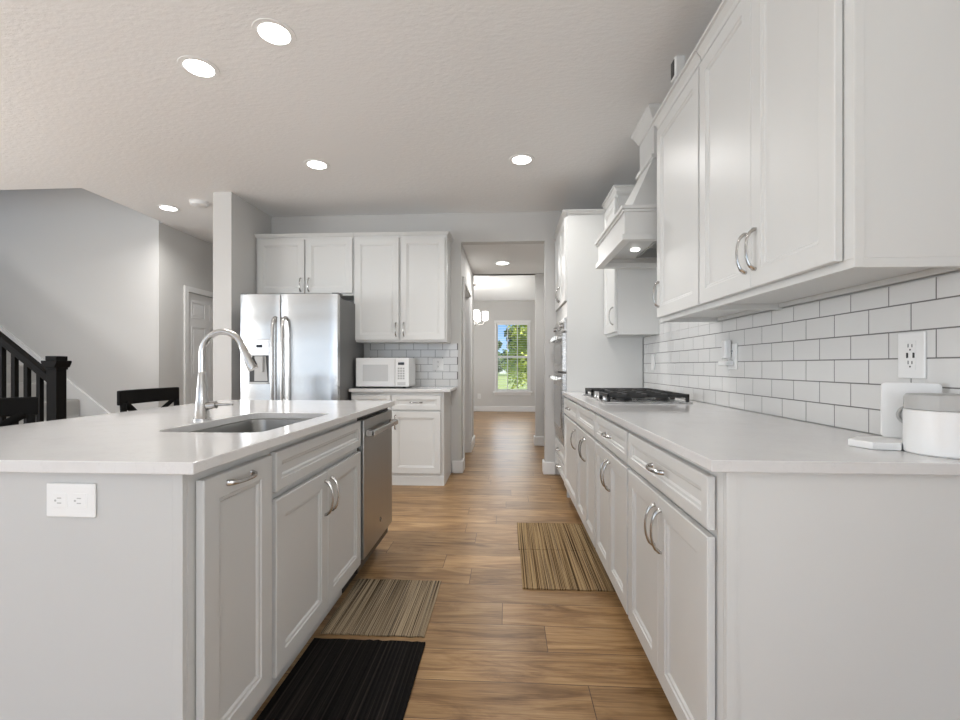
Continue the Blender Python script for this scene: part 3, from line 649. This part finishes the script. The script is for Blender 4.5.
# fridge
fr = thing('refrigerator', 'stainless side-by-side refrigerator with door dispenser', 'refrigerator', (-94.8, 157.5, 0))
MB().box(.2, 35.3, 3.4, 31, .6, 68.9).obj('fridge_body', 'fridge_side', fr, .2)
def curved_door(x0, x1):
    b = MB(); n = 14; bul = .55; vs = []; 
    fr_ = []
    for i in range(n+1):
        t = i/n; x = x0+(x1-x0)*t; u = 2*t-1; y = 3.1-(2.6+bul*(1-abs(u)**2.6)) if 0 < i < n else 3.1-2.3
        fr_.append((x, y))
    poly = [(x0, 3.1)]+fr_+[(x1, 3.1)]
    b.prism(poly, 'z', 3.5, 69.8); b.sm = [False, False]+[True]*len(poly); return b
dl = curved_door(.1, 14.7).obj('freezer_door', 'steel_fridge', fr); dr_ = curved_door(15.1, 35.4).obj('fridge_door', 'steel_fridge', fr)
for o in (dl, dr_): o.data.set_sharp_from_angle(angle=math.radians(30))
for x, p in ((13.4, dl), (16.9, dr_)):
    MB().tube([(x, .1, 61.6), (x, -1.6, 60.6), (x, -2.2, 57.5), (x, -2.35, 42), (x, -2.2, 25), (x, -1.6, 21.2), (x, .1, 20)], [.6, .62, .62, .62, .62, .62, .6], 12).obj('door_handle', 'nickel', p)
MB().box(3.6, 11.6, -.25, .6, 38.2, 54.0).obj('dispenser_frame', 'steel', dl, .25)
b = MB(); b.box(4.1, 11.1, -.30, -.2, 38.8, 48.2, 0)
b.obj('dispenser_recess', 'black', dl)
MB().prism([(5.9, 39.2), (10.7, 39.2), (10.0, 47.9), (6.0, 47.9)], 'y', -.34, -.30).obj('dispenser_paddle', 'grey_pl', dl)
MB().box(4.0, 11.2, -.45, -.2, 48.3, 53.2).obj('dispenser_controls', 'steel', dl, .2); MB().box(6.7, 8.9, -.5, -.44, 51, 52).obj('display', 'display', dl)
MB().tube([(9.0, -.6, 42.5), (9.0, -.6, 47.8)], .5, 12).obj('dispenser_lever', 'grey_pl', dl)
MB().box(4.0, 11.2, -1.1, -.2, 38.2, 38.9).obj('drip_tray', 'steel_dark', dl, .1)
MB().box(.5, 35.5, 3.6, 30, 0, .6).box(1, 35, .6, 3.4, .9, 3.2).obj('base_grille', 'black', fr)
for x in (1.5, 34.5): MB().box(x-1.3, x+1.3, .8, 5, 69.82, 70.3).obj('hinge_cover', 'fridge_side', fr, .15)
# microwave
mw = thing('microwave', 'white countertop microwave oven beside the refrigerator', 'microwave', (-58.2, 174.2, 36.02), 0)
MB().box(0, 20.7, .8, 13, .5, 11.6).obj('microwave_body', 'white_pl', mw, .25)
md_ = MB().box(0, 15.3, 0, .8, .55, 11.55).obj('microwave_door', 'white_pl', mw, .2)
MB().box(1.8, 13.6, -.06, .02, 2.0, 9.6).obj('window_frame', 'white_pl', md_, .1)
MB().box(2.8, 12.6, -.1, -.04, 2.6, 9.0).obj('microwave_window', 'mw_glass', md_)
cp = MB().box(15.4, 20.7, 0, .8, .55, 11.55).obj('control_panel', 'white_pl', mw, .15)
MB().box(16.5, 18.9, -.05, .02, 8.9, 9.9).obj('display', 'display', cp)
b = MB()
for r in range(5):
    for c_ in range(3): b.box(16.4+c_*.95, 17.1+c_*.95, -.05, .02, 3.4+r*.95, 4.05+r*.95)
b.obj('keypad', 'lid', cp)
MB().box(16.2, 19.4, -.06, .02, 1.1, 2.3).obj('open_button', 'mw_glass', cp, .1)
for x in (1.5, 18.6):
    for y in (1.5, 11.5): MB().lathe([(.6, 0), (.6, .52)], x, y, 12).obj('foot', 'black', mw)
# --- rugs
def rug(label, x0, x1, y0, y1, mt, grp=None, th=.3):
    b = MB(); n = 26; top = []; random.seed(int(y0*7+x0))
    pts = [(x0+(x1-x0)*i/n, y0+random.uniform(-.12, .12)) for i in range(n+1)]+[(x1-(x1-x0)*i/n, y1+random.uniform(-.12, .12)) for i in range(n+1)]
    b.prism(pts, 'z', .03, th); o = b.obj('floor_mat', mt, None, .06); tag(o, label, 'rug', grp); return o
rug('striped tan woven mat lying on the floor by the island sink cabinet', -30.9, -13.5, 74.6, 94.0, 'rug_grey')
rug('black woven rug on the floor, lower left by the island', -31.2, -13.0, 53.6, 72.9, 'rug_black', th=.45)
rug('nearer of two striped bamboo mats along the right cabinets', 3.1, 22.4, 92.0, 111.4, 'rug_tan', 'striped mats by the right cabinets')
rug('farther of two striped bamboo mats along the right cabinets', 2.8, 22.4, 111.55, 130.4, 'rug_tan', 'striped mats by the right cabinets')
# --- counter stools
def stool(label, loc, grp, rz=-90):
    """local: back at y=0 plane running along x, seat towards +y"""
    s_ = thing('counter_stool', label, 'bar stool', loc, rz, grp); hw = 9.3
    b = MB(); n = 12; pf = []; pb = []
    for i in range(n+1):
        t = -1+2*i/n; pf.append((t*hw, -1.3*(1-t*t))); pb.append((t*hw, -1.3*(1-t*t)-.9))
    b.prism(pf+pb[::-1], 'z', 35.7, 39.0); b.obj('top_rail', 'blackwood', s_, .25)
    for sx in (-1, 1): MB().tube([(sx*8.3, -.2, 36), (sx*8.1, .2, 30), (sx*7.9, 1.4, 24.5), (sx*8.3, -.6, 12), (sx*8.8, -2.4, 0)], [.65, .75, .85, .75, .65], 10).obj('back_leg', 'blackwood', s_)
    for sx in (-1, 1):
        pts = [(sx*(-7.3+14.6*t), -.9*math.sin(math.pi*t)-.45+(.3 if sx > 0 else 0), 36.0-10.2*t) for t in [i/8 for i in range(9)]]
        MB().tube(pts, .75, 8, flat=.4, up=(1, 0, 0)).obj('cross_slat', 'blackwood', s_)
    MB().box(-8, 8, .4, 1.3, 25.0, 26.4).obj('lower_rail', 'blackwood', s_, .15)
    MB().prism(rrect(-8.8, 8.8, .3, 16.6, 2.5), 'z', 23.6, 24.9).obj('seat', 'blackwood', s_, .3)
    for sx in (-1, 1): MB().tube([(sx*7.4, 14.6, 23.6), (sx*8.4, 15.8, 0)], [.8, .6], 10).obj('front_leg', 'blackwood', s_)
    MB().tube([(-8, 15.4, 9), (8, 15.4, 9)], .5).tube([(-8.2, -.8, 12), (-8, 15.2, 12)], .45).tube([(8.2, -.8, 12), (8, 15.2, 12)], .45).obj('footrest', 'blackwood', s_)
    return s_
# facing +X: local +y -> +X : rotate -90
stool('black cross-back counter stool tucked in by the faucet end of the island', (-85.5, 106.3, 0), 'black counter stools at the island')
stool('black counter stool at the far left, in front of the stair railing', (-88.4, 69.6, 0), 'black counter stools at the island', -120)
# --- canister and stand on right counter
cn = thing('canister', 'round white canister with grey lid at the counter end', 'canister', (42.2, 46.9, 36.02))
MB().lathe([(2.9, 0), (3.05, .15), (3.05, 4.15), (2.95, 4.25)], 0, 0, 48).obj('canister_body', 'white_pl', cn)
MB().lathe([(2.85, 4.26), (2.98, 4.32), (3.0, 5.4), (2.85, 5.7), (2.4, 5.75)], 0, 0, 48).obj('lid', 'lid', cn)
sd = thing('charging_stand', 'white upright square plate on a flat base behind the canister', 'stand', (41, 51, 36.02))
MB().prism([(-4.7, .3), (-4.0, -2.1), (-1.7, -2.7), (.5, -.6), (3.4, .4), (2.6, 1.6), (-.3, 2.2), (-2.6, 2.0)], 'z', 0, .75).obj('stand_base', 'white_pl', sd, .1)
pl_ = MB().prism([(x, z) for x, z in rrect(-1.85, 3.0, .76, 6.7, .45)], 'y', -.25, .25).obj('stand_plate', 'white_pl', sd, .1, (1.3, .75, 0), -27)
MB().tube([(0.35+.85*math.cos(a), -.4, 3.3+.85*math.sin(a)) for a in [i*math.pi/12 for i in range(25)]], .18, 8).obj('stand_ring', 'lid', pl_)
# --- device on upper cabinet
dv = thing('camera_gadget', 'small white gadget with dark face on top of the upper cabinets', 'security camera', (33.2, 91.8, 98.44), 0)
MB().box(-1, 1.2, -1.3, 1.3, 0, .5).box(-.6, .8, -.5, .5, .5, 1.8).obj('gadget_base', 'white_pl', dv, .15); MB().box(-.9, 1.1, -1.25, 1.25, 1.8, 5.9).obj('gadget_body', 'white_pl', dv, .3); MB().box(-1.0, -.9, -.8, .8, 2.3, 5.4).obj('gadget_face', 'display', dv)
# ------------------------------------------------------------------ ceiling fixtures
def downlight(label, x, y, z, e, sp=150):
    o = thing('recessed_light', label, 'ceiling light', (x, y, z), 0, 'recessed ceiling lights')
    n = 32; MB().lathe([(3.9, -.02), (3.85, -.16), (2.9, -.2), (2.85, -.05)], 0, 0, 32).obj('trim_ring', 'white_pl', o)
    MB().lathe([(2.8, -.21), (2.7, -.27), (2.0, -.3)], 0, 0, 32).obj('lamp_lens', 'lens', o)
    l = bpy.data.lights.new('downlight', 'AREA'); l.shape = 'DISK'; l.size = 5*I; l.energy = e; l.color = (1, .985, .965); l.spread = math.radians(sp)
    q = bpy.data.objects.new('downlight', l); C.objects.link(q); q.parent = o; q.location = (0, 0, -.5*I); return o
downlight('recessed ceiling light nearest the camera at the top of the picture', -44.3, 85.3, CH, 7)
downlight('second recessed light, upper left, just left of the nearest one', -65.4, 94.2, CH, 6)
downlight('recessed light in the ceiling in front of the refrigerator', -59.8, 141.7, CH, 2)
downlight('recessed light above the aisle in front of the hallway opening', 4.5, 142, CH, 8)
downlight('recessed light by the smoke detector near the stairs', -135.8, 177.2, CH, 9)
downlight('recessed light in the low hallway ceiling', -2.3, 230.3, 96, 9, 180)
sm = thing('smoke_detector', 'round white smoke detector on the ceiling left of the column', 'smoke detector', (-119.1, 171.5, CH))
MB().lathe([(3.2, -.02), (3.2, -.5), (2.9, -1.3), (2.2, -1.6)], 0, 0, 32).obj('detector_body', 'white_pl', sm)
MB().lathe([(3.4, -.01), (3.4, -.3)], 0, 0, 32).obj('mounting_ring', 'white_pl', sm)
# ------------------------------------------------------------------ butler's pantry in the hall recess
bp_ = cabinet('base_cabinet', 'white cabinet in the hallway recess beyond the oven tower', (21.6, 256, 0), -90, 60.5, 0, 34.9, 24,
    [('drawer', .5, 29.9, 27, 33.8, (False, 15, 30.4)), ('drawer', 30.6, 60, 27, 33.8, (False, 45, 30.4)), ('door', .5, 15, 4.6, 26.3, (True, 13.6, 22)), ('door', 15.2, 29.9, 4.6, 26.3, (True, 16.6, 22)), ('door', 30.6, 45.2, 4.6, 26.3, (True, 43.8, 22)), ('door', 45.4, 60, 4.6, 26.3, (True, 46.8, 22))], 'white', 4)
o = MB().box(20.8, 45.9, 195.2, 256.6, 34.92, 36).obj('countertop', 'quartz', None, .1); tag(o, 'white countertop in the hallway recess behind the oven tower', 'countertop')
# ------------------------------------------------------------------ dining chandelier
cd = thing('chandelier', 'dining room chandelier with white glass shades', 'chandelier', (-26.1, 357, 0))
MB().lathe([(2.5, CH-.02), (2.4, CH-.9), (.6, CH-1.3)], 0, 0, 24).obj('canopy', 'nickel', cd)
MB().tube([(0, 0, CH-1), (0, 0, 82)], .25).lathe([(.4, 84), (1.3, 81), (.9, 78), (.3, 76)], 0, 0, 20).obj('stem', 'nickel', cd)
for k in range(5):
    a = math.radians(72*k); ux, uy = math.cos(a), math.sin(a); R = 9.2
    arm = MB().tube([(0.8*ux, .8*uy, 78.5), (4*ux, 4*uy, 76.4), (7.5*ux, 7.5*uy, 77), (R*ux, R*uy, 79.6)], .28, 8).obj('arm', 'nickel', cd)
    MB().lathe([(1.6, 79.7), (2.2, 80.2), (2.3, 86.8)], R*ux, R*uy, 20).obj('glass_shade', 'shade_lit', arm)
l = bpy.data.lights.new('chandelier_light', 'POINT'); l.energy = 18; l.color = (1, .95, .88); l.shadow_soft_size = .25
o = bpy.data.objects.new('chandelier_light', l); C.objects.link(o); o.location = (-26.1*I, 357*I, 93*I)
# ------------------------------------------------------------------ outdoors
o = MB().box(-3000, 3000, 456, 9000, -10, -8).obj('lawn', 'lawn'); tag(o, 'sunlit lawn seen through the dining room window', 'lawn', kind='structure')
def foliage(b, c, r, n, sz, mi=0):
    for _ in range(n):
        while True:
            p = Vector([random.uniform(-1, 1) for _ in range(3)])
            if p.length < 1: break
        p = Vector((c[0]+p.x*r[0], c[1]+p.y*r[1], c[2]+p.z*r[2])); u = Vector([random.gauss(0, 1) for _ in range(3)]).normalized(); v = u.cross(Vector([random.gauss(0, 1) for _ in range(3)])).normalized(); s_ = sz*random.uniform(.6, 1.3)
        b.add([p-u*s_, p+v*s_*.6, p+u*s_, p-v*s_*.6], [(0, 1, 2, 3)], mi)
def tree(label, x, y, h, rad, leaf, n, sz, trunk=4):
    t = thing('tree', label, 'tree', (x, y, -8))
    b = MB(); b.tube([(0, 0, 0), (2, 0, h*.3), (0, 3, h*.6), (0, 0, h*.85)], [trunk, trunk*.8, trunk*.5, trunk*.2], 10)
    for k in range(9):
        a = k*2.4; z = h*(.25+.06*k); b.tube([(0, 0, z), (rad*.4*math.cos(a), rad*.4*math.sin(a), z+h*.1), (rad*.8*math.cos(a), rad*.8*math.sin(a), z+h*.16)], [trunk*.35, trunk*.2, trunk*.06], 6)
    b.obj('trunk', 'bark', t)
    b = MB()
    for k in range(22):
        a = random.uniform(0, 6.28); q = random.uniform(.1, .8)*rad; z = h*random.uniform(.18, .95); f = 1-.6*abs(z/h-.5)
        foliage(b, (q*math.cos(a)*f, q*math.sin(a)*f, z), (rad*.42, rad*.42, h*.13), n//22, sz)
    b.obj('foliage', leaf, t, recalc=False)
random.seed(3)
tree('leafy green tree just outside the right side of the dining window', 34, 640, 175, 42, 'leaf', 4200, 2.6, 3)
tree('dark shade tree far across the lawn, left in the dining window', -110, 2300, 190, 110, 'leaf_dark', 2600, 14, 8)
tree('distant dark tree across the lawn behind the leafy tree', 120, 2600, 260, 150, 'leaf_dark', 2600, 16, 8)
b = MB(); random.seed(5)
for k in range(26): foliage(b, (-900+75*k, 3600+random.uniform(-80, 80), 50), (70, 40, 70+random.uniform(-20, 25)), 160, 18)
o = b.obj('tree_line', 'leaf_dark', recalc=False); tag(o, 'dark distant line of trees at the far edge of the lawn', 'trees', kind='stuff')
hs = thing('house', 'small white house far across the lawn', 'house', (-26, 3200, -8))
MB().box(-26, 22, 0, 120, 0, 36).obj('house_wall', 'house', hs); MB().prism([(-31, 36), (27, 36), (-2, 56)], 'y', -6, 126).obj('roof', 'roof', hs)
